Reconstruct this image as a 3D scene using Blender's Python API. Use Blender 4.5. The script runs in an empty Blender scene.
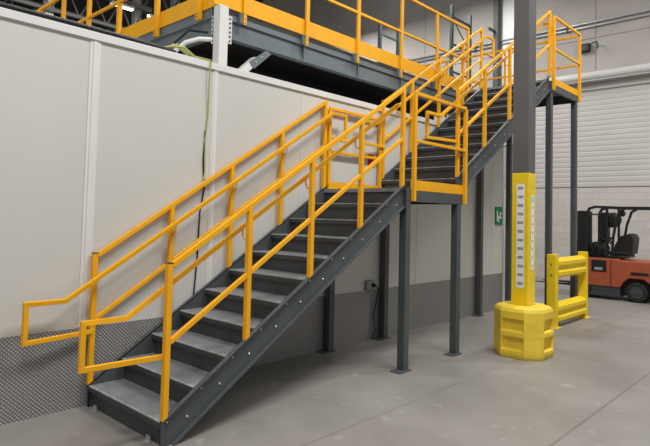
import bpy, bmesh, math, random
from mathutils import Vector, Matrix
random.seed(7)
S = bpy.context.scene
COL = S.collection

# ------------------------------------------------------------------ camera
cam_d = bpy.data.cameras.new('camera')
cam = bpy.data.objects.new('camera', cam_d); COL.objects.link(cam)
S.camera = cam
YAW, PITCH, ROLL, FPX = .824, .0466, .0239, 556.855
fw = Vector((math.cos(PITCH)*math.sin(YAW), math.cos(PITCH)*math.cos(YAW), math.sin(PITCH)))
rt = Vector((math.cos(YAW), -math.sin(YAW), 0)); up = rt.cross(fw)
r2 = math.cos(ROLL)*rt + math.sin(ROLL)*up; u2 = -math.sin(ROLL)*rt + math.cos(ROLL)*up
M = Matrix((( r2.x, u2.x, -fw.x, -2.252), (r2.y, u2.y, -fw.y, -3.7193), (r2.z, u2.z, -fw.z, 1.7494), (0, 0, 0, 1)))
cam.matrix_world = M
cam_d.sensor_fit = 'HORIZONTAL'; cam_d.sensor_width = 36
cam_d.lens = FPX*36/650
cam_d.shift_x = (325-331.738)/650
cam_d.shift_y = -(223-189.688)/650
cam_d.clip_end = 200

# ------------------------------------------------------------------ world, lights, exposure
W = bpy.data.worlds.new('world'); S.world = W; W.use_nodes = True
W.node_tree.nodes['Background'].inputs[0].default_value = (.97, .985, 1, 1)
W.node_tree.nodes['Background'].inputs[1].default_value = .37
S.view_settings.view_transform = 'Standard'; S.view_settings.look = 'None'
S.view_settings.gamma = 1; S.view_settings.exposure = 0; S.view_settings.use_curve_mapping = False
def area(loc, size, sy, e, rot=(0, 0, 0)):
    l = bpy.data.lights.new('high_bay_and_fill_light', 'AREA'); l.shape = 'RECTANGLE'; l.size = size; l.size_y = sy
    l.energy = e; l.color = (1, .985, .955)
    o = bpy.data.objects.new('high_bay_and_fill_light', l); COL.objects.link(o); o.location = loc; o.rotation_euler = rot
    return o
LE = 1
for x, y, e in ((-3, -3.1, 460), (3.5, -3.1, 490), (10, -3.1, 390), (3.5, 8.5, 260), (11.5, 5, 300), (12, 10.5, 420), (-1, 8, 200)):
    area((x, y, 9.2), 3.2, 1.2, e*LE)

area((9, 15.4, 9.1), 3.2, 1.2, 260, (.35, 0, 0))  # added fill near the strip lamps, tilted to brighten the distant white columns
area((5, 15.4, 9.1), 3.2, 1.2, 260, (.35, 0, 0))  # second added fill for the distant columns, not a high bay fixture

# ------------------------------------------------------------------ materials
def srgb(c):
    return tuple(((v/255)/12.92 if v/255 <= .04045 else ((v/255+.055)/1.055)**2.4) for v in c)
def mat(name, rgb, rough=.5, metal=0., var=.0, scale=4., bump=0., bscale=60., spec=.5, coat=0.):
    m = bpy.data.materials.new(name); m.use_nodes = True
    nt = m.node_tree; b = nt.nodes['Principled BSDF']; c = srgb(rgb)
    b.inputs['Base Color'].default_value = (*c, 1); b.inputs['Roughness'].default_value = rough
    b.inputs['Metallic'].default_value = metal; b.inputs['Specular IOR Level'].default_value = spec
    b.inputs['Coat Weight'].default_value = coat
    tc = nt.nodes.new('ShaderNodeTexCoord')
    if var:
        n = nt.nodes.new('ShaderNodeTexNoise'); n.inputs['Scale'].default_value = scale; n.inputs['Detail'].default_value = 6
        nt.links.new(tc.outputs['Object'], n.inputs['Vector'])
        r = nt.nodes.new('ShaderNodeValToRGB')
        r.color_ramp.elements[0].position = .3; r.color_ramp.elements[1].position = .7
        r.color_ramp.elements[0].color = (*[v*(1-var) for v in c], 1); r.color_ramp.elements[1].color = (*[min(1, v*(1+var)) for v in c], 1)
        nt.links.new(n.outputs['Fac'], r.inputs[0]); nt.links.new(r.outputs[0], b.inputs['Base Color'])
    if bump:
        n2 = nt.nodes.new('ShaderNodeTexNoise'); n2.inputs['Scale'].default_value = bscale
        nt.links.new(tc.outputs['Object'], n2.inputs['Vector'])
        bp = nt.nodes.new('ShaderNodeBump'); bp.inputs['Strength'].default_value = bump; bp.inputs['Distance'].default_value = .01
        nt.links.new(n2.outputs['Fac'], bp.inputs['Height']); nt.links.new(bp.outputs[0], b.inputs['Normal'])
    return m
YEL = mat('yellow_powder_coat', (240, 172, 18), .5, var=.05, scale=5, spec=.35)
YEL2 = mat('yellow_guard_paint', (238, 205, 20), .45, var=.08, scale=6)
YEL3 = mat('yellow_moulded_plastic', (236, 204, 62), .55, var=.12, scale=5)
GREY = mat('grey_steel_paint', (75, 79, 81), .52, var=.10, scale=3)
COLG = mat('building_column_paint', (92, 91, 90), .5, var=.06, scale=2)
GREYD = mat('dark_grey_steel_paint', (62, 65, 67), .45, var=.12, scale=3)
TREAD = mat('worn_tread_steel', (122, 125, 128), .55, var=.2, scale=6, bump=.25, bscale=160)
EDGE = mat('worn_bare_edge', (158, 160, 160), .5, var=.25, scale=14)
BEAM = mat('mezzanine_beam_paint', (104, 114, 119), .5, var=.08, scale=2)
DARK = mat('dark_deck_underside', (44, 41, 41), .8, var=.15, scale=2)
WHITE = mat('white_wall_panel', (204, 203, 197), .5, var=.025, scale=.8)
WHITE2 = mat('white_trim_metal', (222, 221, 219), .4, var=.03, scale=2)
CONC = mat('grey_precast_concrete', (172, 166, 160), .85, var=.11, scale=.9, bump=.1, bscale=8)
ZINC = mat('zinc_plated_steel', (190, 192, 194), .35, metal=.6)
BLACK = mat('black_paint', (22, 22, 23), .5)
RUBBER = mat('black_rubber', (34, 34, 35), .8)
ORANGE = mat('orange_truck_paint', (170, 84, 54), .45, var=.08, scale=4)
GREEN = mat('green_sign', (20, 130, 70), .5)
RED = mat('red_enamel', (185, 30, 32), .45)
SIGNW = mat('white_label', (235, 236, 238), .5)
INK = mat('black_ink', (40, 42, 48), .6)
CABY = mat('yellow_green_cable', (168, 170, 96), .6)
CEILM = mat('dark_roof_deck', (54, 52, 52), .85, var=.2, scale=1)
DRUM = mat('galvanised_housing', (196, 194, 192), .5, var=.08, scale=1)

def floor_material():
    m = bpy.data.materials.new('polished_concrete_floor'); m.use_nodes = True
    nt = m.node_tree; L = nt.links; b = nt.nodes['Principled BSDF']; N = nt.nodes.new
    tc = N('ShaderNodeTexCoord')
    n = N('ShaderNodeTexNoise'); n.inputs['Scale'].default_value = .7; n.inputs['Detail'].default_value = 10; n.inputs['Roughness'].default_value = .62
    L.new(tc.outputs['Object'], n.inputs['Vector'])
    r = N('ShaderNodeValToRGB'); r.color_ramp.elements[0].position = .3; r.color_ramp.elements[1].position = .72
    r.color_ramp.elements[0].color = (*srgb((124, 120, 115)), 1); r.color_ramp.elements[1].color = (*srgb((152, 148, 143)), 1)
    L.new(n.outputs['Fac'], r.inputs[0])
    # pale scuffs
    n3 = N('ShaderNodeTexNoise'); n3.inputs['Scale'].default_value = 5; n3.inputs['Detail'].default_value = 12
    L.new(tc.outputs['Object'], n3.inputs['Vector'])
    r3 = N('ShaderNodeValToRGB'); r3.color_ramp.elements[0].position = .62; r3.color_ramp.elements[1].position = .78
    L.new(n3.outputs['Fac'], r3.inputs[0])
    mx = N('ShaderNodeMixRGB'); mx.inputs[2].default_value = (*srgb((186, 182, 176)), 1)
    ml = N('ShaderNodeMath'); ml.operation = 'MULTIPLY'; ml.inputs[1].default_value = .55; L.new(r3.outputs[0], ml.inputs[0])
    L.new(ml.outputs[0], mx.inputs[0]); L.new(r.outputs[0], mx.inputs[1])
    # saw-cut joints: along x at y=-0.66 and y=-2.0, across at two x
    sp = N('ShaderNodeSeparateXYZ')
    nd = N('ShaderNodeTexNoise'); nd.inputs['Scale'].default_value = 3; L.new(tc.outputs['Object'], nd.inputs['Vector'])
    L.new(tc.outputs['Object'], sp.inputs[0])
    prev = None
    for out, val, wd in (('Y', -.66, .006), ('Y', -2.0, .011), ('Y', -4.7, .01)):
        a = N('ShaderNodeMath'); a.operation = 'SUBTRACT'; a.inputs[1].default_value = val; L.new(sp.outputs[out], a.inputs[0])
        c = N('ShaderNodeMath'); c.operation = 'ABSOLUTE'; L.new(a.outputs[0], c.inputs[0])
        d = N('ShaderNodeMath'); d.operation = 'LESS_THAN'; d.inputs[1].default_value = wd; L.new(c.outputs[0], d.inputs[0])
        if prev is None: prev = d
        else:
            e = N('ShaderNodeMath'); e.operation = 'MAXIMUM'; L.new(prev.outputs[0], e.inputs[0]); L.new(d.outputs[0], e.inputs[1]); prev = e
    mm = N('ShaderNodeMath'); mm.operation = 'MULTIPLY'; L.new(prev.outputs[0], mm.inputs[0]); L.new(nd.outputs['Fac'], mm.inputs[1])
    mx2 = N('ShaderNodeMixRGB'); mx2.inputs[2].default_value = (*srgb((92, 84, 76)), 1)
    L.new(mm.outputs[0], mx2.inputs[0]); L.new(mx.outputs[0], mx2.inputs[1]); L.new(mx2.outputs[0], b.inputs['Base Color'])
    rr = N('ShaderNodeMapRange'); rr.inputs[3].default_value = .32; rr.inputs[4].default_value = .6
    L.new(n.outputs['Fac'], rr.inputs[0]); L.new(rr.outputs[0], b.inputs['Roughness'])
    b.inputs['Specular IOR Level'].default_value = .4
    bp = N('ShaderNodeBump'); bp.inputs['Strength'].default_value = .08; L.new(n3.outputs['Fac'], bp.inputs['Height']); L.new(bp.outputs[0], b.inputs['Normal'])
    return m
def diamond_material():
    m = bpy.data.materials.new('diamond_tread_plate'); m.use_nodes = True
    nt = m.node_tree; L = nt.links; b = nt.nodes['Principled BSDF']; N = nt.nodes.new
    def mt(op, a, c=None):
        n = N('ShaderNodeMath'); n.operation = op
        for i, v in enumerate((a, c)):
            if v is None: continue
            if isinstance(v, (int, float)): n.inputs[i].default_value = v
            else: L.new(v, n.inputs[i])
        return n.outputs[0]
    tc = N('ShaderNodeTexCoord'); sp = N('ShaderNodeSeparateXYZ'); L.new(tc.outputs['Object'], sp.inputs[0])
    k = 1/.034
    u = mt('MULTIPLY', mt('ADD', sp.outputs['X'], sp.outputs['Z']), k); v = mt('MULTIPLY', mt('SUBTRACT', sp.outputs['X'], sp.outputs['Z']), k)
    fu = mt('SUBTRACT', mt('FRACT', u), .5); fv = mt('SUBTRACT', mt('FRACT', v), .5)
    par = mt('MODULO', mt('ABSOLUTE', mt('ADD', mt('FLOOR', u), mt('FLOOR', v))), 2)
    def loz(a, c): return mt('ADD', mt('MULTIPLY', mt('ABSOLUTE', a), 1.9), mt('MULTIPLY', mt('ABSOLUTE', c), 5.2))
    l1 = loz(fu, fv); l2 = loz(fv, fu)
    d = mt('ADD', mt('MULTIPLY', l1, par), mt('MULTIPLY', l2, mt('SUBTRACT', 1, par)))
    h = N('ShaderNodeMapRange'); L.new(d, h.inputs[0]); h.inputs[1].default_value = 1.05; h.inputs[2].default_value = .6
    h.inputs[3].default_value = 0; h.inputs[4].default_value = 1
    mx = N('ShaderNodeMixRGB'); mx.inputs[1].default_value = (*srgb((126, 125, 124)), 1); mx.inputs[2].default_value = (*srgb((244, 242, 239)), 1)
    L.new(h.outputs[0], mx.inputs[0]); L.new(mx.outputs[0], b.inputs['Base Color'])
    b.inputs['Metallic'].default_value = .3; b.inputs['Roughness'].default_value = .42
    bp = N('ShaderNodeBump'); bp.inputs['Strength'].default_value = .8; bp.inputs['Distance'].default_value = .004
    L.new(h.outputs[0], bp.inputs['Height']); L.new(bp.outputs[0], b.inputs['Normal'])
    return m
def block_material():
    m = bpy.data.materials.new('painted_block_wall'); m.use_nodes = True
    nt = m.node_tree; L = nt.links; b = nt.nodes['Principled BSDF']; N = nt.nodes.new
    tc = N('ShaderNodeTexCoord'); sp = N('ShaderNodeSeparateXYZ'); L.new(tc.outputs['Object'], sp.inputs[0])
    cb = N('ShaderNodeCombineXYZ'); L.new(sp.outputs['Y'], cb.inputs[0]); L.new(sp.outputs['Z'], cb.inputs[1])
    br = N('ShaderNodeTexBrick'); L.new(cb.outputs[0], br.inputs[0]); br.inputs['Scale'].default_value = 1
    br.inputs['Brick Width'].default_value = .4; br.inputs['Row Height'].default_value = .2; br.inputs['Mortar Size'].default_value = .008
    br.inputs['Color1'].default_value = (*srgb((199, 194, 188)), 1); br.inputs['Color2'].default_value = (*srgb((191, 186, 180)), 1)
    br.inputs['Mortar'].default_value = (*srgb((180, 175, 169)), 1)
    L.new(br.outputs['Color'], b.inputs['Base Color']); b.inputs['Roughness'].default_value = .75
    bp = N('ShaderNodeBump'); bp.inputs['Strength'].default_value = .3; bp.invert = True; L.new(br.outputs['Fac'], bp.inputs['Height']); L.new(bp.outputs[0], b.inputs['Normal'])
    return m
FLOOR = floor_material(); DIAM = diamond_material(); BLOCK = block_material()

# ------------------------------------------------------------------ mesh helpers (world coordinates in, stored relative to the parent)
class MB:
    def __init__(s): s.bm = bmesh.new()
    def box(s, x0, x1, y0, y1, z0, z1):
        v = [s.bm.verts.new(p) for p in ((x0, y0, z0), (x1, y0, z0), (x1, y1, z0), (x0, y1, z0), (x0, y0, z1), (x1, y0, z1), (x1, y1, z1), (x0, y1, z1))]
        for f in ((0, 3, 2, 1), (4, 5, 6, 7), (0, 1, 5, 4), (1, 2, 6, 5), (2, 3, 7, 6), (3, 0, 4, 7)): s.bm.faces.new([v[i] for i in f])
        return s
    def prism(s, poly, axis, a, b):
        """poly: 2D points; axis 'y': (x,z) extruded over y, 'z': (x,y) over z, 'x': (y,z) over x"""
        f = {'y': lambda p, t: (p[0], t, p[1]), 'z': lambda p, t: (p[0], p[1], t), 'x': lambda p, t: (t, p[0], p[1])}[axis]
        A = [s.bm.verts.new(f(p, a)) for p in poly]; B = [s.bm.verts.new(f(p, b)) for p in poly]
        n = len(poly); s.bm.faces.new(A); s.bm.faces.new(B[::-1])
        for i in range(n): s.bm.faces.new((A[i], B[i], B[(i+1) % n], A[(i+1) % n]))
        return s
    def tube(s, pts, r, n=10, sq=False, cap=True):
        """mitred tube through pts; sq = square section of side 2r"""
        pts = [Vector(p) for p in pts]; rings = []
        if sq: n = 4
        D = [(b-a).normalized() for a, b in zip(pts, pts[1:])]
        ref = Vector((0, 0, 1)) if abs(D[0].z) < .9 else Vector((0, 1, 0))
        side = D[0].cross(ref).normalized(); upv = side.cross(D[0]).normalized(); rr = r*(math.sqrt(2) if sq else 1)
        cur = [pts[0]+(side*math.cos(2*math.pi*j/n+(math.pi/4 if sq else 0))+upv*math.sin(2*math.pi*j/n+(math.pi/4 if sq else 0)))*rr for j in range(n)]
        rings.append([s.bm.verts.new(p) for p in cur])
        for i in range(1, len(pts)):
            d = D[i-1]; nrm = (D[i-1]+D[i]).normalized() if i < len(D) else d
            cur = [p+d*((pts[i]-p).dot(nrm)/d.dot(nrm)) for p in cur]
            rings.append([s.bm.verts.new(p) for p in cur])
        for A, B in zip(rings, rings[1:]):
            for j in range(n): s.bm.faces.new((A[j], A[(j+1) % n], B[(j+1) % n], B[j]))
        if cap: s.bm.faces.new(rings[0][::-1]); s.bm.faces.new(rings[-1])
        return s
    def lathe(s, c, axis, prof, n=20):
        """prof: list of (radius, offset along axis)"""
        c = Vector(c); ax = Vector({'x': (1, 0, 0), 'y': (0, 1, 0), 'z': (0, 0, 1)}[axis]); a1 = Vector((0, 0, 1)) if axis != 'z' else Vector((1, 0, 0)); a2 = ax.cross(a1)
        R = []
        for r, t in prof:
            R.append([s.bm.verts.new(c+ax*t+(a1*math.cos(2*math.pi*j/n)+a2*math.sin(2*math.pi*j/n))*max(r, 1e-4)) for j in range(n)])
        for A, B in zip(R, R[1:]):
            for j in range(n): s.bm.faces.new((A[j], A[(j+1) % n], B[(j+1) % n], B[j]))
        s.bm.faces.new(R[0][::-1]); s.bm.faces.new(R[-1])
        return s
    def build(s, name, m, parent=None, bevel=0, smooth=False, label=None):
        bmesh.ops.recalc_face_normals(s.bm, faces=s.bm.faces)
        me = bpy.data.meshes.new(name)
        off = Vector((0, 0, 0)); q = parent
        while q is not None: off += Vector(q.location); q = q.parent
        if parent is None:
            xs = [v.co for v in s.bm.verts]
            off = Vector(((min(v.x for v in xs)+max(v.x for v in xs))/2, (min(v.y for v in xs)+max(v.y for v in xs))/2, min(v.z for v in xs)))
            if name in KEEP: off = Vector((0, 0, 0))
        loc = Vector((0, 0, 0)) if parent is not None else off
        bmesh.ops.translate(s.bm, verts=s.bm.verts, vec=-off)
        s.bm.to_mesh(me); s.bm.free()
        if smooth:
            for f in me.polygons: f.use_smooth = True
        o = bpy.data.objects.new(name, me); COL.objects.link(o); me.materials.append(m)
        o.location = loc; o.parent = parent
        if bevel:
            b = o.modifiers.new('bevel', 'BEVEL'); b.width = bevel; b.segments = 2; b.limit_method = 'ANGLE'
        if label: o['label'] = label
        return o
KEEP = {'floor', 'baseboard_left', 'wall_left', 'wall_back', 'wall_far', 'ceiling', 'door_1'}
def thing(name, loc, label, cat, group=None):
    o = bpy.data.objects.new(name, None); COL.objects.link(o); o.location = loc; o.empty_display_size = .2
    return tag(o, label, cat, group)
def tag(o, label, cat, group=None):
    o['label'] = label; o['category'] = cat
    if group: o['group'] = group
    return o
def struct(name, mb, m, **k):
    o = mb.build(name, m, **k); o['kind'] = 'structure'; return o

# ------------------------------------------------------------------ the setting
struct('floor', MB().box(-8, 15.2, -9, 30, -.1, 0), FLOOR)
WY = 1.313; WE = 8.22
struct('wall_left', MB().box(-4, WE, WY, WY+.1, 0, 3.3), WHITE)
struct('baseboard_left', MB().box(-4, WE, WY-.008, WY-.0005, 0, .70), DIAM)
struct('trim_1', MB().box(-4, WE+.02, WY-.022, WY+.13, 3.30, 3.375), WHITE2, bevel=.004)
for i, (x, wd) in enumerate(((-2.62, .1), (-1.33, .1), (-.045, .1), (1.275, .07), (2.6, .012), (3.9, .012), (5.2, .012), (6.5, .012), (7.75, .012))):
    t = MB().box(x-wd/2, x+wd/2, WY-.006, WY-.0005, .705, 3.299)
    if wd > .06: t.box(x-wd/5, x+wd/5, WY-.012, WY-.006, .705, 3.299)
    struct('trim_%d' % (i+2), t, WHITE2)
struct('ceiling', MB().box(-4, 1.4, WY+.13, 7.5, 3.25, 3.33).box(1.4, WE, 1.8, 7.5, 3.25, 3.33).box(1.72, WE, WY+.13, 1.8, 3.25, 3.33), WHITE)              # unseen roof of the white enclosure, put in to block light
struct('wall_right', MB().box(WE-.1, WE, WY+.1, 7.5, 0, 3.25), WHITE)             # its end wall
# end wall of the hall: precast concrete
w = MB().box(15.02, 15.2, -9, 17.2, 0, 13)
ys = [-9, -4.1, -1.3, 1.69, 4.7, 7.7, 10.7, 13.7, 17.2]
for a, b in zip(ys, ys[1:]):
    w.box(15, 15.02, a+.012, b-.012, 5.8, 7.205); w.box(15, 15.02, a+.012, b-.012, 7.235, 13); w.box(15, 15.02, a+.012, b-.012, 0, 5.79)
struct('wall_back', w, CONC)
# overhead door leaf: ribbed curtain above painted block-pattern panels
d = MB()
z = 2.77
d.box(14.9, 14.99, -9, 4.1, 2.77, 5.9)
while z < 5.75:
    d.prism([(14.9, z), (14.9, z+.135), (14.893, z+.11), (14.893, z+.03)], 'y', -9, 4.1)
    z += .15
D1 = mat('ribbed_door_curtain', (192, 188, 184), .6, var=.04, scale=1)
struct('door_1', d, D1)
struct('wall_block', MB().box(14.9, 14.99, -9, 4.5, 0, 2.75), BLOCK).name = 'trim_14'
b = MB().box(14.62, 14.99, -9, 4.25, 5.86, 6.12)
b.tube([(14.7, -9, 6.0), (14.7, 4.25, 6.0)], .14, 16)
struct('trim_15', b, DRUM)
struct('trim_16', MB().box(14.84, 14.99, -9, 4.25, 5.64, 5.72), DRUM)
struct('trim_17', MB().box(14.96, 14.99, 4.0, 4.62, 4.2, 13), WHITE2)
# dark far part of the hall
FARW = mat('dim_far_wall', (96, 92, 90), .9, var=.25, scale=.4)
struct('wall_far', MB().box(-14, 15.2, 30, 30.2, 0, 13), FARW)
struct('ceiling_hall', MB().box(-14, 15.2, 10, 30, 12.2, 12.4), CEILM).name = 'ceiling.001'
struct('wall_recess', MB().box(15.0, 20, 17.2, 17.4, 0, 13), FARW).name = 'wall_far.001'
struct('wall_deep', MB().box(20, 20.2, 17.2, 30.2, 0, 13), FARW).name = 'wall_far.002'

# conduits, downspout and lamp on the end wall
for z_, l_ in ((7.70, 'upper thin grey conduit running along the concrete end wall'), (7.58, 'lower thin grey conduit running along the concrete end wall')):
    c = thing('conduit', (14.95, 0, z_), l_, 'pipe')
    MB().tube([(14.95, -8.9, z_), (14.95, 9.5, z_)], .03, 8).build('pipe', ZINC, c, smooth=True)
    for y in (-3.2, -.35, 2.5, 5.6, 8.4): MB().box(14.91, 14.998, y-.03, y+.03, z_-.045, z_+.045).build('pipe_clamp', GREYD, c)
c = thing('downspout', (14.86, 4.78, 0), 'dark vertical steel channel fixed on the end wall left of the big column', 'column')
MB().box(14.72, 14.91, 4.68, 4.84, 0, 12.5).build('channel', GREY, c)
MB().box(14.66, 14.72, 4.62, 4.94, 4.9, 4.98).build('bracket', GREYD, c)
MB().box(14.3, 14.72, 4.76, 4.82, 7.95, 8.03).build('stub_arm', GREYD, c)
c = thing('emergency_lamp', (14.85, 1.45, 6.9), 'small dark twin-box emergency lamp on the concrete wall beside the top platform', 'lamp')
MB().box(14.84, 14.999, 1.83, 2.13, 6.83, 7.06).build('housing', BLACK, c, bevel=.01)
MB().tube([(14.9, 1.83, 7.02), (14.86, 1.72, 7.05), (14.82, 1.62, 7.05), (14.82, 1.57, 6.92), (14.82, 1.60, 6.84)], .022, 8).build('bracket', GREYD, c)
MB().box(14.835, 14.84, 1.9, 2.06, 6.88, 7.0).build('lens', GREYD, c)

# ------------------------------------------------------------------ stairs
H, SL, WID = .19, .641, 1.289
def flight(name, k0, x0, g, ntread, xend, label, floor_start):
    zl = lambda x: k0*H + (x-x0)*(H/g)             # nosing line
    t = thing(name, (x0, WID/2, (k0-1)*H), label, 'stairs')
    top = lambda x: zl(x)+.012
    bot = lambda x: zl(x)-.255
    zmin = (k0-1)*H
    def stringer(yweb, yf, flip):
        xs = x0-.0
        if floor_start: xb = x0+(zmin-bot(x0))/(H/g); pts = [(xs, zmin+.002), (xs, top(xs)), (xend, top(xend)), (xend, bot(xend)), (xb, zmin+.002)]
        else: pts = [(xs-.02, top(xs-.02)), (xend, top(xend)), (xend, bot(xend)), (xs-.02, bot(xs-.02))]; xb = xs-.02
        s = MB().prism(pts, 'y', min(yweb, yweb+flip*.007), max(yweb, yweb+flip*.007))
        ya, yb = sorted((yweb, yf))
        th = .011
        s.prism([(pts[0][0], top(pts[0][0])), (xend, top(xend)), (xend, top(xend)-th), (pts[0][0], top(pts[0][0])-th)], 'y', ya, yb)
        xb2 = xb+.01
        s.prism([(xb, bot(xb)+.0), (xend, bot(xend)), (xend, bot(xend)+th), (xb, bot(xb)+th)], 'y', ya, yb)
        if floor_start: s.box(xs, xs+.01, ya, yb, zmin+.002, top(xs)-th)
        return s.build('stringer', GREY, t)
    sn = stringer(.045, 0, -1); sf = stringer(WID-.045, WID, 1)
    for i in range(ntread):
        k = k0+i; x = x0+i*g; zz = k*H
        MB().prism([(x, zz), (x+g+.028, zz), (x+g+.028, zz-.006), (x, zz-.006)], 'y', .0455, WID-.0455).build('tread', TREAD, t)
        zb = zz-H+.001
        MB().box(x+.030, x+.036, .0455, WID-.0455, zb, zz-.0065).build('riser', GREYD, t)
        lp_ = MB().box(x+.001, x+.008, .0455, WID-.0455, zz-.05, zz-.0065).build('nosing_lip', GREYD, t)
        MB().box(x-.003, x+.012, .0455, WID-.0455, zz-.010, zz+.001).build('worn_edge', EDGE, lp_, label='pale worn nosing edge')
        for dx in (.05, .225):
            MB().lathe((x+dx, .038, zz-.012-(0 if dx < .1 else 0)), 'y', [(.010, 0), (.010, -.005), (.007, -.008)], 8).build('bolt', ZINC, sn)
    # last riser up to the landing
    x = x0+ntread*g
    MB().box(x+.030, x+.036, .0455, WID-.0455, (k0+ntread-1)*H+.001, (k0+ntread)*H-.05).build('riser', GREYD, t)
    return t, top
G1 = .2963; G2 = .2975; XU = 4.18
lower, ztop1 = flight('stair_flight', 1, 0, G1, 10, 3.02, 'lower flight of grey steel stairs rising from the floor to the middle landing', True)
upper, ztop2 = flight('stair_flight', 12, XU, G2, 10, 7.292, 'upper flight of grey steel stairs from the middle landing to the top platform', True)
# floor clips at the foot
for y in (.2, 1.1):
    MB().box(-.06, .0, y-.03, y+.03, .001, .008).box(-.008, 0, y-.03, y+.03, .008, .05).build('floor_clip', ZINC, lower)

def leg(parent, x, y, z1, dx=-.07):
    l = MB().box(x-.048, x+.048, y-.048, y+.048, .012, z1).build('leg', GREY, parent, bevel=.006)
    p = MB().box(x-.10+dx, x+.10+dx*.6, y-.085, y+.055, .0005, .012).build('base_plate', GREY, l)
    MB().lathe((x-.12+dx*.4, y-.05, .012), 'z', [(.012, 0), (.012, .012), (.006, .022)], 8).build('anchor_bolt', ZINC, l) if False else None
    return l
# middle landing
LZ = 2.09
lp = thing('landing_platform', (3.65, WID/2, 0), 'middle landing of grey steel on four legs between the two stair flights', 'platform')
MB().prism([(2.963, LZ), (4.215, LZ), (4.215, LZ-.008), (2.971, LZ-.008), (2.971, LZ-.045), (2.963, LZ-.045)], 'y', .0455, WID-.0455).build('deck', TREAD, lp)
for y0, y1 in ((0, .045), (WID-.045, WID)):
    MB().box(3.035, 4.34, y0, y1, LZ-.155, LZ-.002).build('edge_beam', GREY, lp, bevel=.004)
for a_ in (.3, .85): MB().box(3.101, 4.219, a_, a_+.06, LZ-.12, LZ-.009).build('cross_joist', GREYD, lp)
for a_ in (3.04, 4.22): MB().box(a_, a_+.06, .046, WID-.046, LZ-.155, LZ-.009).build('end_beam', GREYD, lp)
MB().box(3.022, 3.034, -.01, .1, LZ-.30, LZ-.03).build('connection_plate', GREYD, lp)
for x, y in ((3.085, .049), (4.235, .049), (3.11, 1.235), (4.27, 1.235)): leg(lp, x, y, LZ-.157)
# top platform
TZ = 4.18
tp = thing('top_platform', (7.9, .8, 0), 'top platform of grey steel on tall legs where the upper flight meets the mezzanine', 'platform')
xp0 = XU+10*G2
MB().prism([(xp0, TZ), (8.6, TZ), (8.6, TZ-.008), (xp0+.008, TZ-.008), (xp0+.008, TZ-.045), (xp0, TZ-.045)], 'y', .0455, 1.64).build('deck', TREAD, tp)
MB().box(7.30, 8.62, 0, .045, TZ-.17, TZ-.002).build('edge_beam', GREY, tp, bevel=.004)
for a_ in (7.3, 8.57): MB().box(a_, a_+.05, .046, 1.64, TZ-.17, TZ-.009).build('end_beam', GREYD, tp)
MB().box(7.36, 8.56, 1.2, 1.25, TZ-.17, TZ-.009).build('cross_joist', GREYD, tp)
leg(tp, 7.36, .06, TZ-.18); leg(tp, 8.56, .06, TZ-.18); leg(tp, 7.13, 1.235, 3.86); leg(tp, 8.32, 1.235, TZ-.18)

# ------------------------------------------------------------------ guard rails
PW = .0225      # half side of the square posts
GH = 1.138
def post(parent, x, y, z0, z1, cap=True, h=PW):
    p = MB().box(x-h, x+h, y-h, y+h, z0, z1).build('post', YEL, parent, bevel=.003)
    if cap: MB().box(x-h-.002, x+h+.002, y-h-.002, y+h+.002, z1, z1+.005).build('post_cap', GREYD, p)
    return p
def bracket(parent, x, y, z, s):
    """curved rod from the post at y to the handrail at y+s*0.09, hanging below it"""
    MB().tube([(x, y+s*PW, z-.10), (x, y+s*.055, z-.11), (x, y+s*.085, z-.075), (x, y+s*.09, z-.02)], .008, 6).build('bracket', YEL, parent)
def sloped_guard(name, top, slope_pts, y, s, label, x0, x1, first_cap, loops, brk, ext_top=0., seat=.0):
    """posts at slope_pts on a stringer, rails from x0 to x1; s=+1 handrail towards +y"""
    t = thing(name, (slope_pts[0], y, top(slope_pts[0])), label, 'railing')
    for i, x in enumerate(slope_pts):
        a = top(x-PW); e = (.012 if i == 0 else -.03)
        z1 = top(x)+GH+(-.028 if i else .012)
        m_ = MB().prism([(x-PW, top(x-PW)+.0005), (x+PW, top(x+PW)+.0005), (x+PW, z1), (x-PW, z1)], 'y', y-PW, y+PW)
        p = m_.build('post', YEL, t, bevel=.003)
        if i == 0 and first_cap: MB().box(x-PW-.002, x+PW+.002, y-PW-.002, y+PW+.002, z1, z1+.006).build('post_cap', BLACK, p)
    a = slope_pts[0]+PW; zt = lambda x, h: top(x)+h
    MB().tube([(a, y, zt(a, GH-.02)), (x1, y, zt(x1, GH-.02))], .02, sq=True).build('top_rail', YEL, t, bevel=.003)
    MB().tube([(a, y, zt(a, .545)), (x1-PW, y, zt(x1-PW, .545))], .018, sq=True).build('mid_rail', YEL, t, bevel=.003)
    yh = y+s*.09; hh = .94
    pts = []
    if loops[0]:
        xb = slope_pts[0]-.28; zb = zt(xb, hh); xe = xb-.31
        zlow = zb-.315
        pts += [(slope_pts[0]-.01, y+s*(PW-.002) if loops[0] == 2 else yh, zlow+.01), (xe, yh, zlow), (xe, yh, zb), (xb, yh, zb)]
    else: pts += [(x0, yh, zt(x0, hh))]
    if loops[1]:
        xb = x1+.02; zb = zt(xb, hh); pts += [(xb, yh, zb), (xb+.26, yh, zb), (xb+.26, yh, zb-.33), (xb+.02, yh, zb-.33)]
    else: pts += [(x1, yh, zt(x1, hh))]
    MB().tube(pts, .0185, sq=True).build('handrail', YEL, t, bevel=.003)
    for x in brk: bracket(t, x, y, zt(x, hh), s)
    return t
PX = [.017, .77, 1.515, 2.24, 2.975]
PXF = [.012, .775, 1.505, 2.235, 2.975]
YN, YF = .023, WID-.023
sloped_guard('stair_guardrail', ztop1, PX, YN, 1, 'yellow railing on the near side of the lower stair flight', 0, 2.998, True, (2, 0), PX[1:])
sloped_guard('stair_guardrail', ztop1, PXF, YF, -1, 'yellow railing on the wall side of the lower stair flight', 0, 2.998, True, (2, 1), PXF[1:])
PU = [4.205, 4.94, 5.72, 6.5, 7.262]
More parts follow.
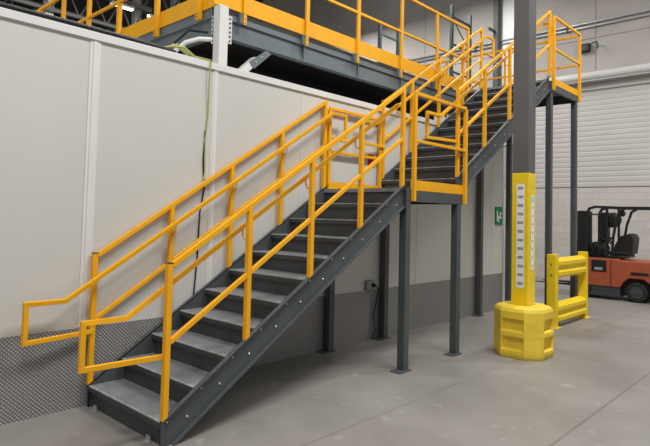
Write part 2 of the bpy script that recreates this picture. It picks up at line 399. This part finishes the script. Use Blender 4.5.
sloped_guard('stair_guardrail', ztop2, PU, YN, 1, 'yellow railing on the near side of the upper stair flight', 4.205, 7.284, False, (2, 1), PU[1:])
sloped_guard('stair_guardrail', ztop2, [4.215, 4.94, 5.72, 6.5, 7.17], YF, -1, 'yellow railing on the wall side of the upper stair flight', 4.9, 7.19, False, (2, 1), PU[1:4])
# lower loop of the wall-side handrail of the upper flight is built with the landing guard position: return at x=5.23
def level_guard(label, p0, p1, posts, z0, ztop, zmid, toe, zpost, toe_side, w=PW, toe_h=None):
    """p0,p1: (x,y) ends; posts: list of (x,y)"""
    t = thing('guardrail', (p0[0], p0[1], z0), label, 'railing')
    for x, y in posts: post(t, x, y, zpost, ztop-.04, False)
    MB().tube([(p0[0], p0[1], ztop-.02), (p1[0], p1[1], ztop-.02)], .02, sq=True).build('top_rail', YEL, t, bevel=.003)
    MB().tube([(p0[0], p0[1], zmid), (p1[0], p1[1], zmid)], .018, sq=True).build('mid_rail', YEL, t, bevel=.003)
    if toe:
        a, b = toe; e = .004
        if abs(p0[0]-p1[0]) > abs(p0[1]-p1[1]):
            yy = p0[1]+toe_side*(PW+.005); m_ = MB().box(min(p0[0], p1[0])-PW, max(p0[0], p1[0])+PW, yy-e, yy+e, a, b)
        else:
            xx = p0[0]+toe_side*(PW+.005); m_ = MB().box(xx-e, xx+e, min(p0[1], p1[1])-PW, max(p0[1], p1[1])+PW, a, b)
        m_.build('toe_plate', YEL, t)
    return t
yo = -PW-.002
level_guard('short yellow guard frame on the open side of the middle landing', (3.145, yo), (4.325, yo), [(3.145, yo), (4.325, yo)], LZ, LZ+GH, LZ+.56, (LZ-.02, LZ+.1), LZ-.15, 1)
yw = WID-PW
level_guard('short yellow guard frame on the wall side of the middle landing', (3.06, yw), (4.15, yw), [(3.06, yw), (4.15, yw)], LZ, LZ+1.09, LZ+.5, (LZ+.002, LZ+.1), LZ+.001, -1)
level_guard('yellow guard frame on the open side of the top platform', (7.34, yo), (8.6, yo), [(7.34, yo), (8.6, yo)], TZ, TZ+GH+.01, TZ+.56, (TZ-.05, TZ+.06), TZ-.17, 1)
g = level_guard('long yellow guardrail across the far end of the top platform', (8.645, yo+.06), (8.645, 4.3), [(8.645, 1.5), (8.645, 2.9), (8.645, 4.3)], TZ, TZ+GH+.01, TZ+.56, (TZ+.003, TZ+.1), TZ-.15, -1)

# ------------------------------------------------------------------ mezzanine
MX0, MX1, MY = 1.5, 8.62, 1.66
mz = thing('mezzanine', (5, 6, 0), 'grey steel mezzanine floor above and behind the white enclosure wall', 'mezzanine')
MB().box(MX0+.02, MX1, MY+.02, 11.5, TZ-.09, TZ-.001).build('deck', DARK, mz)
def chan_x(y0, y1, x0, x1, side):
    m_ = MB().box(x0, x1, y0 if side < 0 else y1-.01, (y0+.01) if side < 0 else y1, 3.83, TZ-.09)
    return m_
bm_ = MB().box(MX0, MX1, MY+.04, MY+.055, 3.845, TZ-.005).box(MX0, MX1, MY, MY+.10, 3.83, 3.845).box(MX0, MX1, MY+.012, MY+.04, TZ-.125, TZ-.005)
for x in (2.95, 4.1, 5.2): bm_.box(x-.005, x+.005, MY+.01, MY+.04, 3.85, TZ-.13)
bm_.build('edge_beam', BEAM, mz)
bm_ = MB().box(MX0+.04, MX0+.055, MY+.10, 11.5, 3.845, TZ-.005).box(MX0, MX0+.10, MY+.10, 11.5, 3.83, 3.845).box(MX0+.012, MX0+.04, MY+.10, 11.5, TZ-.125, TZ-.005)
bm_.build('edge_beam', BEAM, mz)
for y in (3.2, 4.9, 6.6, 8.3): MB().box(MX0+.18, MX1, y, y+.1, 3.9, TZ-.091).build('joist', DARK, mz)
cx_, cy_ = 1.54, 1.615
colm = MB().box(cx_-.0625, cx_+.0625, cy_-.0625, cy_+.0625, 0, TZ-.02).build('column', WHITE2, mz, bevel=.008, label='white painted column')
pl = MB().box(cx_+.063, cx_+.135, cy_-.03, cy_-.02, 3.74, 4.07).build('splice_plate', WHITE2, colm)
for k in range(6): MB().lathe((cx_+.105, cy_-.03, 3.77+k*.053), 'y', [(.011, 0), (.011, -.012)], 8).build('bolt', GREYD, colm)
pl = MB().box(cx_-.03, cx_-.02, cy_+.063, cy_+.145, 3.74, 4.07).build('splice_plate', WHITE2, colm)
for k in range(6): MB().lathe((cx_-.03, cy_+.11, 3.77+k*.053), 'x', [(.011, 0), (.011, -.012)], 8).build('bolt', GREYD, colm)
kb = MB().tube([(1.62, MY+.06, 3.20), (2.14, MY+.06, 3.675)], .045, sq=True).build('knee_brace', WHITE2, mz, label='white diagonal knee brace')
kp = MB().prism([(2.02, 3.63), (2.09, 3.55), (2.36, 3.79), (2.29, 3.83)], 'y', MY+.002, MY+.012).build('gusset_plate', BEAM, kb)
for x, z_ in ((2.11, 3.64), (2.20, 3.72)): MB().lathe((x, MY+.002, z_), 'y', [(.014, 0), (.014, -.01)], 8).build('bolt', ZINC, kb)
# mezzanine guardrails (top rail 5.43, mid 4.79, tall toe plate 4.18..4.385)
t = thing('guardrail', (MX0, MY, TZ), 'long yellow guardrail with wide kick plate along the mezzanine front edge', 'railing')
for x in (1.875, 2.93, 4.0, 5.1, 6.17, 7.27):
    p = MB().box(x-.03, x+.03, MY-.075, MY-.04, 4.16, 5.39).build('post', YEL, t, bevel=.003)
    MB().box(x-.022, x+.022, MY-.07, MY-.045, 4.03, 4.16).build('post_foot', YEL, p)
    MB().box(x-.06, x-.023, MY-.05, MY+.011, 4.04, 4.17).build('foot_bracket', BEAM, p)
    for zz in (4.06, 4.11): MB().lathe((x, MY-.07, zz), 'y', [(.011, 0), (.011, -.008)], 8).build('bolt', ZINC, p)
MB().box(MX0-.06, 7.3, MY-.038, MY-.03, 4.175, 4.385).build('kick_plate', YEL, t)
MB().box(MX0-.06, 7.3, MY-.075, MY-.03, 5.39, 5.435).build('top_rail', YEL, t, bevel=.003)
MB().box(MX0-.06, 7.3, MY-.072, MY-.032, 4.77, 4.81).build('mid_rail', YEL, t, bevel=.003)
t = thing('guardrail', (MX0, 5, TZ), 'yellow guardrail receding along the left side of the mezzanine', 'railing')
for y in (2.03, 3.01, 4.08, 5.11, 6.13, 7.17, 8.2, 9.2):
    p = MB().box(MX0-.06, MX0-.006, y-.095, y-.025, 4.06, 5.39).build('post', YEL, t, bevel=.003)
    for zz in (4.09, 4.13): MB().lathe((MX0-.06, y-.06, zz), 'x', [(.009, 0), (.009, -.008)], 8).build('bolt', GREYD, p)
MB().box(MX0-.004, MX0+.004, MY-.02, 9.3, 4.175, 4.385).build('kick_plate', YEL, t)
MB().box(MX0-.055, MX0-.01, MY-.02, 9.3, 5.39, 5.435).build('top_rail', YEL, t, bevel=.003)
MB().box(MX0-.053, MX0-.013, MY-.02, 9.3, 4.77, 4.81).build('mid_rail', YEL, t, bevel=.003)

# ------------------------------------------------------------------ big building column, sign strips and bumper
CX, CY, CW = 4.91, -.57, .11
BX, BY = 4.895, -.585
c = thing('building_column', (CX, CY, 0), 'tall square dark grey building column painted yellow at its lower part', 'column')
MB().box(CX-CW, CX+CW, CY-CW, CY+CW, 2.37, 12).build('upper_shaft', COLG, c, bevel=.008)
MB().box(CX-CW-.004, CX+CW+.004, CY-CW-.004, CY+CW+.004, .001, 2.37).build('lower_shaft', YEL2, c, bevel=.008, label='yellow painted lower shaft')
MB().box(CX-CW-.008, CX-CW-.0002, CY+.05, CY+.07, 6.2, 6.35).build('bolt_lug', GREYD, c) if False else None
xf = CX-CW-.0045; yf = CY-CW-.0045
def strip(label, axis, a0, a1, z0, z1, n, dots, top_tag):
    if axis == 'x': t = thing('label_strip', (xf-.002, (a0+a1)/2, z0), label, 'sign')
    else: t = thing('label_strip', ((a0+a1)/2, yf-.002, z0), label, 'sign')
    def plate(u0, u1, w0, w1, d):   # rect on the face, d = depth level
        e = .001*d
        return MB().box(xf-.002-e, xf-e-.0001, u0, u1, w0, w1) if axis == 'x' else MB().box(u0, u1, yf-.002-e, yf-e-.0001, w0, w1)
    plate(a0, a1, z0, z1, 0).build('strip', SIGNW, t)
    st = (z1-z0)/n
    for i in range(n):
        zc = z0+(i+.5)*st
        w_ = a1-a0
        if not dots:
            q = None
            for j in range(4):
                u0 = a0+w_*(.14+.185*j)
                zz = MB()
                e = .003
                for (p0, p1, q0, q1) in ((0, .15, 0, 1), (0, 1, 0, .22), (0, 1, .78, 1)) + (((.75, 1, 0, 1),) if (i+j) % 2 else ((0, 1, .4, .6),)):
                    a_, b_ = u0+w_*.15*p0, u0+w_*.15*max(p1, .25)
                    zz.box(xf-e, xf-.0021, a_, b_, zc-.016+.032*q0, zc-.016+.032*q1)
                zz.build('character', INK, t)
        else:
            MB().lathe(((a0+a1)/2, yf-.0021, zc), 'y', [(.013, 0), (.013, -.001)], 10).build('mark', INK, t)
    if top_tag: plate(a0+.002, a1-.002, z1-.09, z1-.02, 1.5).build('tag', mat('pale_green_tag', (170, 225, 200), .4), t, label='pale green tag')
strip('wide white strip of black printed codes on the left face of the yellow column', 'x', CY-.06, CY+.045, .87, 2.225, 12, False, False)
strip('narrow white strip of black dots on the right face of the yellow column', 'y', CX-.03, CX+.065, 1.1, 2.08, 9, True, True)
# bumper
bp_ = thing('column_protector', (CX, CY, 0), 'chunky yellow moulded plastic protector around the foot of the big column', 'column protector')
def octo(R, cxx=BX, cyy=BY, a=.17):
    R *= .925; a *= .925
    return [(cxx-R, cyy-a), (cxx-a, cyy-R), (cxx+a, cyy-R), (cxx+R, cyy-a), (cxx+R, cyy+a), (cxx+a, cyy+R), (cxx-a, cyy+R), (cxx-R, cyy+a)]
b = MB()
def ring(z, R, a): return [b.bm.verts.new((x, y, z)) for x, y in octo(R, a=a)]
prof = [(.001, .345, .165), (.03, .358, .17), (.055, .362, .17)]
rings = [ring(*p) for p in prof]
def bridge(A, B):
    for i in range(8): b.bm.faces.new((A[i], A[(i+1) % 8], B[(i+1) % 8], B[i]))
for A, B in zip(rings, rings[1:]): bridge(A, B)
# body: diagonal faces plain, axis faces with two recesses each
last = rings[-1]
levels = [.055, .10, .27, .335, .50, .585]
allr = [last]
for z_ in levels[1:]: allr.append(ring(z_, .362, .17))
for li, (A, B) in enumerate(zip(allr, allr[1:])):
    for i in range(8):
        j = (i+1) % 8
        axisface = i % 2 == 1
        if axisface and li in (1, 3):
            va, vb, vc, vd = A[i].co, A[j].co, B[j].co, B[i].co
            cdir = Vector((CX-(va.x+vb.x)/2, CY-(va.y+vb.y)/2, 0)).normalized()
            f_ = lambda u, w, d, va=va, vb=vb, vc=vc, vd=vd, cdir=cdir: b.bm.verts.new((va*(1-u)+vb*u)*(1-w)+(vd*(1-u)+vc*u)*w+cdir*d)
            o4 = [f_(.02, .0, 0), f_(.98, .0, 0), f_(.98, 1, 0), f_(.02, 1, 0)]
            i4 = [f_(.10, .14, .055), f_(.90, .14, .055), f_(.90, .88, .055), f_(.10, .88, .055)]
            b.bm.faces.new(i4)
            for k in range(4): b.bm.faces.new((o4[k], o4[(k+1) % 4], i4[(k+1) % 4], i4[k]))
            b.bm.faces.new((A[i], o4[0], o4[3], B[i])); b.bm.faces.new((o4[1], A[j], B[j], o4[2]))
        else: b.bm.faces.new((A[i], A[j], B[j], B[i]))
tops = [allr[-1], ring(.625, .345, .16), ring(.645, .31, .145)]
for A, B in zip(tops, tops[1:]): bridge(A, B)
inner = [b.bm.verts.new((CX+sx*(CW+.012), CY+sy*(CW+.012), .645)) for sx, sy in ((-1, -1), (1, -1), (1, 1), (-1, 1))]
T = tops[-1]
for q, (i, j) in enumerate(((0, 1), (2, 3), (4, 5), (6, 7))): b.bm.faces.new((T[i], T[j], inner[q]))
for q, (i, j) in enumerate(((1, 2), (3, 4), (5, 6), (7, 0))): b.bm.faces.new((T[i], T[j], inner[(q+1) % 4], inner[q]))
b.build('shell', YEL3, bp_, bevel=.008)
# raised straps around
for z_ in (.30, .075):
    pts = octo(.366, a=.168)
    s_ = MB(); n = 8
    lo = [s_.bm.verts.new((x, y, z_-.018)) for x, y in pts]; hi = [s_.bm.verts.new((x, y, z_+.018)) for x, y in pts]
    lo2 = [s_.bm.verts.new((x, y, z_-.018)) for x, y in octo(.35, a=.16)]; hi2 = [s_.bm.verts.new((x, y, z_+.018)) for x, y in octo(.35, a=.16)]
    for i in range(8):
        j = (i+1) % 8
        s_.bm.faces.new((lo[i], lo[j], hi[j], hi[i])); s_.bm.faces.new((lo2[i], lo2[j], hi2[j], hi2[i])); s_.bm.faces.new((lo[i], lo[j], lo2[j], lo2[i])); s_.bm.faces.new((hi[i], hi[j], hi2[j], hi2[i]))
    s_.build('rib_band', YEL3, bp_)

# ------------------------------------------------------------------ barrier rail in front of the platform legs
bt = thing('guard_barrier', (7.75, -.2, 0), 'low yellow ribbed steel barrier standing between the big column and the forklift', 'barrier')
for x in (7.02, 8.46):
    p = MB().box(x-.065, x+.065, -.215, -.07, .012, 1.2).build('post', YEL2, bt, bevel=.008)
    MB().box(x-.12, x+.12, -.25, -.05, .0005, .012).build('base_plate', ZINC if False else YEL3, p)
    for z_ in (.12, .28, .86, 1.04): MB().lathe((x-.066, -.145, z_), 'x', [(.014, 0), (.014, -.01)], 8).build('bolt', GREYD, p)
for z0 in (.06, .80):
    # W-beam profile (y,z) extruded along x
    f = [( -.235, 0), (-.27, .03), (-.31, .05), (-.31, .105), (-.275, .135), (-.26, .165), (-.275, .195), (-.31, .225), (-.31, .28), (-.27, .30), (-.235, .33)]
    poly = [(y+.075, z0+z_) for y, z_ in f]+[(-.09, z0+.33), (-.09, z0)]
    MB().prism(poly, 'x', 7.086, 8.394).build('beam_rail', YEL2, bt)

# ------------------------------------------------------------------ forklift (faces +y; its near side at x=11.3)
FK = thing('forklift', (11.8, -.1, 0), 'orange and black electric forklift parked by the pale block wall', 'forklift')
body = MB()
prof = [(.74, .30), (.74, .93), (.10, .93), (.06, .90), (-1.12, .90), (-1.22, .80), (-1.22, .34), (-.62, .30), (-.58, .42), (-.46, .52), (-.16, .52), (-.04, .42), (.02, .30)]
body.prism(prof, 'x', 11.32, 12.32)
body.build('body', ORANGE, FK, bevel=.02)
MB().box(11.36, 12.28, .03, .73, .07, .31).build('skirt', GREYD, FK, bevel=.02)
MB().box(11.5, 12.14, -.6, .0, .12, .5).build('chassis', BLACK, FK)
MB().box(11.308, 11.32, .30, .62, .62, .88).build('side_panel', BLACK, FK)
MB().box(11.300, 11.308, .38, .55, .66, .72).build('data_plate', ZINC, FK)
MB().box(11.306, 11.32, -.56, -.2, .60, .66).build('vent', BLACK, FK)
MB().box(11.312, 11.32, .20, .212, .32, .92).build('panel_seam', BLACK, FK)
def wheel(x, y, r, w_):
    t_ = MB().lathe((x, y, r), 'x', [(r*.82, -w_/2), (r*.97, -w_/2+.015), (r, -w_/2+.04), (r, w_/2-.04), (r*.97, w_/2-.015), (r*.82, w_/2)], 24).build('tyre', RUBBER, FK, smooth=False)
    MB().lathe((x, y, r), 'x', [(r*.6, -w_/2-.004), (r*.55, -w_/2+.02), (r*.2, -w_/2-.0), (r*.18, -w_/2-.02)], 16).build('hub', GREYD, t_)
WX = mat('worn_tyre', (92, 88, 84), .85)
wheel(11.42, -.31, .22, .17); wheel(12.2, -.31, .22, .17); wheel(11.42, .86, .24, .16); wheel(12.2, .86, .24, .16)
# floor plate, dash, steering
MB().box(11.4, 12.24, .12, .7, .931, .95).build('floor_mat', BLACK, FK)
MB().prism([(.74, .94), (.5, .94), (.46, 1.15), (.58, 1.3), (.74, 1.25)], 'x', 11.5, 12.2).build('dashboard', BLACK, FK, bevel=.02)
sw = MB(); R_ = .17; pts = []
for k in range(21):
    a = 2*math.pi*k/20; pts.append((11.66+R_*math.cos(a), .42+R_*.75*math.sin(a), 1.36+R_*.65*math.sin(a)))
sw.tube(pts, .016, 8).tube([(11.66, .42, 1.36), (11.66, .55, 1.15)], .02, 8).tube([(11.5, .42, 1.36), (11.82, .42, 1.36)], .012, 6)
sw.build('steering_wheel', BLACK, FK)
for k, x in enumerate((11.95, 12.02, 12.09)): MB().tube([(x, .52, 1.2), (x, .42, 1.36)], .01, 6).lathe((x, .42, 1.36), 'z', [(.012, 0), (.022, .012), (.02, .03), (.01, .038)], 10).build('control_lever', BLACK, FK)
# hydraulic console and headlamp/fan
MB().tube([(11.42, .70, 1.3), (11.42, .62, 1.1), (11.42, .66, 1.02)], .018, 6).tube([(11.5, .66, 1.25), (11.46, .56, 1.12), (11.5, .6, .98)], .015, 6).build('hydraulic_hose', BLACK, FK)
MB().box(11.62, 11.82, .36, .55, 1.28, 1.98).build('console_box', BLACK, FK, bevel=.02)
fn = MB().lathe((11.45, .2, 1.80), 'x', [(.06, -.06), (.12, -.05), (.175, -.02), (.175, .05), (.12, .08)], 20).build('work_fan', BLACK, FK)
# seat
MB().box(11.55, 12.05, -.11, .31, .951, 1.0).build('seat_base', GREYD, FK, bevel=.02)
MB().box(11.53, 12.07, -.11, .36, 1.0, 1.09).build('seat', BLACK, FK, bevel=.03)
MB().prism([(0.06, 1.06), (-0.16, 1.04), (-0.20, 1.40), (-0.16, 1.48), (-0.06, 1.49), (0.08, 1.44), (0.20, 1.22), (0.22, 1.08)], 'x', 11.54, 11.60).prism([(0.00, 1.06), (-0.16, 1.04), (-0.20, 1.40), (-0.16, 1.50), (-0.08, 1.51), (-0.02, 1.42)], 'x', 11.60, 12.0).prism([(0.06, 1.06), (-0.16, 1.04), (-0.20, 1.40), (-0.16, 1.48), (-0.06, 1.49), (0.08, 1.44), (0.20, 1.22), (0.22, 1.08)], 'x', 12.0, 12.06).build('backrest', BLACK, FK, bevel=.02)
# overhead guard
og = MB()
for x in (11.36, 12.26):
    og.tube([(x, .74, .94), (x, .74, 1.95), (x, .68, 2.06), (x, .55, 2.10), (x, .0, 2.08), (x, -1.1, 2.08), (x, -1.16, 2.0), (x, -1.16, .91)], .028, sq=True)
    og.tube([(x, .30, .93), (x, .30, 2.08)], .024, sq=True)
    og.tube([(x, -.10, 2.07), (x, .02, 2.0), (x, .12, 1.7), (x, .17, 1.4), (x, .20, .92)], .024, sq=True)
for k in range(7): og.tube([(11.36, .5-k*.25, 2.09), (12.26, .5-k*.25, 2.09)], .015, 6)
og.tube([(11.36, .72, 1.93), (12.26, .72, 1.93)], .02, 6)
og.build('overhead_guard', BLACK, FK)
MB().lathe((11.42, .0, 1.95), 'x', [(.05, -.05), (.07, -.03), (.07, .03), (.03, .06)], 14).build('work_lamp', BLACK, FK)
# mast and forks
ms = MB()
for x in (11.46, 11.55, 11.80, 11.89): ms.box(x-.035, x+.035, .80, .98, .06, 2.0)
for z_ in (.25, 1.0, 1.92): ms.box(11.43, 11.92, .86, .94, z_, z_+.09)
ms.tube([(11.675, .89, .1), (11.675, .89, 1.6)], .03, 8)
ms.build('mast', BLACK, FK)
cg = MB().box(11.32, 12.3, 1.0, 1.06, .30, .38).box(11.32, 12.3, 1.0, 1.06, .62, .70)
for x in (11.34, 11.53, 11.72, 11.91, 12.10, 12.28): cg.box(x-.015, x+.015, 1.02, 1.05, .7, 1.3)
cg.box(11.32, 12.3, 1.02, 1.05, 1.27, 1.31)
cg.build('load_backrest', BLACK, FK)
for x in (11.5, 12.05):
    MB().prism([(1.07, .75), (1.11, .75), (1.12, .28), (2.03, .25), (2.03, .24), (1.07, .225)], 'x', x-.05, x+.05).build('fork', BLACK, FK)

# ------------------------------------------------------------------ things on the enclosure wall
t = thing('outlet_box', (3.98, WY-.04, .71), 'small grey electrical outlet box on the wall above the diamond plate', 'outlet box')
MB().box(3.90, 4.07, WY-.06, WY-.0005, .712, .84).build('box', GREYD if False else mat('grey_box', (140, 140, 138), .5), t, bevel=.004)
MB().lathe((4.03, WY-.06, .775), 'y', [(.03, 0), (.03, -.03), (.018, -.05)], 12).build('plug', BLACK, t)
MB().tube([(4.03, WY-.11, .775), (4.09, WY-.12, .72), (4.12, WY-.06, .55), (4.08, WY-.04, .35), (4.11, WY-.05, .12), (4.02, WY-.06, .02)], .009, 6).build('cord', BLACK, t)
t = thing('first_aid_sign', (8.0, WY-.01, 1.65), 'green safety sign with white symbols at the far end of the white wall', 'sign')
MB().box(7.88, 8.16, WY-.02, WY-.0005, 1.65, 2.0).build('panel', GREEN, t)
s_ = MB().box(7.92, 7.96, WY-.022, WY-.0201, 1.72, 1.92)
s_.box(7.98, 8.02, WY-.022, WY-.0201, 1.70, 1.82).box(8.04, 8.12, WY-.022, WY-.0201, 1.86, 1.89).box(8.04, 8.12, WY-.022, WY-.0201, 1.77, 1.80).box(8.04, 8.07, WY-.022, WY-.0201, 1.80, 1.86)
s_.build('symbol', SIGNW, t)
t = thing('fire_alarm_box', (4.0, WY-.04, 2.48), 'red box with a white diagonal mark on the wall behind the middle landing', 'fire alarm')
MB().box(3.93, 4.08, WY-.020, WY-.0005, 2.48, 2.64).build('box', RED, t, bevel=.003)
MB().prism([(3.97, 2.5), (4.0, 2.5), (4.1, 2.62), (4.07, 2.63)], 'y', WY-.022, WY-.0202).build('mark', SIGNW, t)
tag(MB().tube([(1.19, WY-.032, 3.39), (1.175, WY-.032, 3.2), (1.19, WY-.010, 2.8), (1.16, WY-.010, 2.52), (1.17, WY-.010, 2.2), (1.15, WY-.010, 2.0)], .009, 6).build('hanging_cable', CABY), 'yellow green cable hanging down the white wall below the column', 'cable')
tag(MB().tube([(1.165, WY-.009, 2.62), (1.15, WY-.009, 2.3), (1.175, WY-.009, 2.0), (1.13, WY-.009, 1.75), (1.12, WY-.009, 1.3), (1.09, WY-.009, .9), (1.09, WY-.009, .75)], .008, 6).build('hanging_cable', BLACK), 'black cable hanging down the white wall behind the stair rails', 'cable')
tag(MB().tube([(-3.5, WY+.0, 3.402), (-.8, WY+.01, 3.402), (-.3, WY+.0, 3.402), (.3, WY+.015, 3.402), (.6, WY+.03, 3.402), (.8, WY+.06, 3.402)], .026, 8).build('power_cable', BLACK), 'thick black cable lying along the top edge of the white wall', 'cable')
cab = [[(.62, WY+.10, 3.40), (.8, WY+.14, 3.48), (.95, WY+.12, 3.50), (1.08, WY+.12, 3.43), (1.19, WY-.02, 3.385)],
       [(.7, WY+.12, 3.40), (.86, WY+.18, 3.52), (1.0, WY+.16, 3.47), (1.15, WY+.16, 3.42), (1.3, WY+.12, 3.40)],
       [(.5, WY+.12, 3.40), (.75, WY+.2, 3.45), (.9, WY+.18, 3.53), (1.05, WY+.2, 3.44), (1.12, WY+.2, 3.38)]]
for p_, l_ in zip(cab, ('yellow green cable looping off the wall top towards the hanging cable', 'yellow green cable coiled on top of the white wall, nearest the column', 'yellow green cable coiled highest on top of the white wall')):
    tag(MB().tube(p_, .012, 6).build('coiled_cable', CABY), l_, 'cable')
t = thing('cable_duct', (1.25, 1.75, 3.33), 'pale grey duct elbow lying beside the white column on the wall top', 'duct')
MB().tube([(.95, 2.0, 3.366), (1.02, 1.85, 3.5), (1.15, 1.72, 3.66), (1.28, 1.66, 3.72), (1.42, 1.62, 3.74)], .027, 10).build('duct_pipe', WHITE2, t, smooth=True)
MB().tube([(1.0, 1.9, 3.56), (1.2, 1.75, 3.82), (1.42, 1.7, 3.84)], .016, 8).build('hose', BLACK, t)

# ------------------------------------------------------------------ far background above the mezzanine
# pale building columns
for i, (x, y, l_) in enumerate(((9.45, 19.0, 'white distant column left of the mezzanine corner'), (5.8, 19, 'white distant column at the far left above the wall top'), (11.3, 19, 'white distant column behind the mezzanine corner'))):
    c = thing('distant_column', (x, y, 0), l_, 'column')
    MB().box(x-.15, x+.15, y-.15, y+.15, 0, 11.9).build('shaft', WHITE2, c)
    MB().box(x-.25, x+.25, y-.25, y+.25, 11.9, 12.1).build('cap_plate', WHITE2, c)
# roof trusses
TR = mat('grey_truss_paint', (104, 102, 100), .6)
for i, y in enumerate((15.5, 18.5, 21.5, 24.5)):
    t = thing('roof_truss', (2, y, 9.2), '%s dark steel roof truss above the mezzanine' % ('nearest', 'second', 'third', 'farthest')[i], 'roof truss')
    z0, z1 = 9.3, 10.4
    MB().box(-13, 13.5, y-.06, y+.06, z0, z0+.12).build('bottom_chord', TR, t)
    MB().box(-13, 13.5, y-.06, y+.06, z1, z1+.12).build('top_chord', TR, t)
    w_ = MB(); x = -13
    while x < 13: w_.tube([(x, y, z0+.06), (x+.55, y, z1+.06), (x+1.1, y, z0+.06)], .035, 4); x += 1.1
    w_.build('web', TR, t)
LED = bpy.data.materials.new('lit_led_tube'); LED.use_nodes = True
bs = LED.node_tree.nodes['Principled BSDF']; bs.inputs['Emission Color'].default_value = (1, .97, .92, 1); bs.inputs['Emission Strength'].default_value = 5
for i, (x, y, z_, l_) in enumerate(((6.65, 14.6, 8.8, 'lit strip lamp at the top left of the picture'), (7.96, 14.9, 8.85, 'small lit lamp just above the kick plate left of the mezzanine corner'))):
    t = thing('strip_lamp', (x, y, z_), l_, 'lamp', None)
    ln = (.4, .16)[i]
    MB().box(x-ln, x+ln, y-.1, y+.1, z_, z_+.08).build('lamp_body', WHITE2, t)
    MB().box(x-ln+.03, x+ln-.03, y-.08, y+.08, z_-.03, z_-.001).build('lamp_tube', LED, t)
    MB().box(x-.02, x+.02, y-.02, y+.02, z_+.08, 12.19).build('hanger', BLACK, t)

# rack frames standing on the mezzanine
def rack(y0, x, z1, l_, wd, n):
    t = thing('rack_frame', (x, y0, 0), l_, 'rack frame')
    for q_ in (0, wd):
        p = MB().box(x+q_-.045, x+q_+.045, y0-.04, y0+.04, .006, z1).build('upright', RK, t)
        MB().box(x+q_-.08, x+q_+.08, y0-.08, y0+.08, .0005, .006).build('foot_plate', RK, p)
    for k in range(n):
        z_ = .35+k*(z1-.7)/(n-1)
        MB().box(x+.045, x+wd-.045, y0-.025, y0+.025, z_, z_+.05).build('rung', RK, t)
        if k % 2: MB().tube([(x+.05, y0, z_-.02), (x+wd-.05, y0, z_+.07-(z1-.7)/(n-1))], .018, 6).build('diagonal', RK, t)
RK = mat('dark_green_rack_paint', (62, 78, 78), .5)
rack(4.6, 11.68, 7.92, 'tall dark green rack frame beyond the mezzanine beside the upper stair top', 1.05, 10)
rack(6.0, 10.12, 7.3, 'tall dark green rack frame seen between two posts of the mezzanine front guardrail', .88, 9)
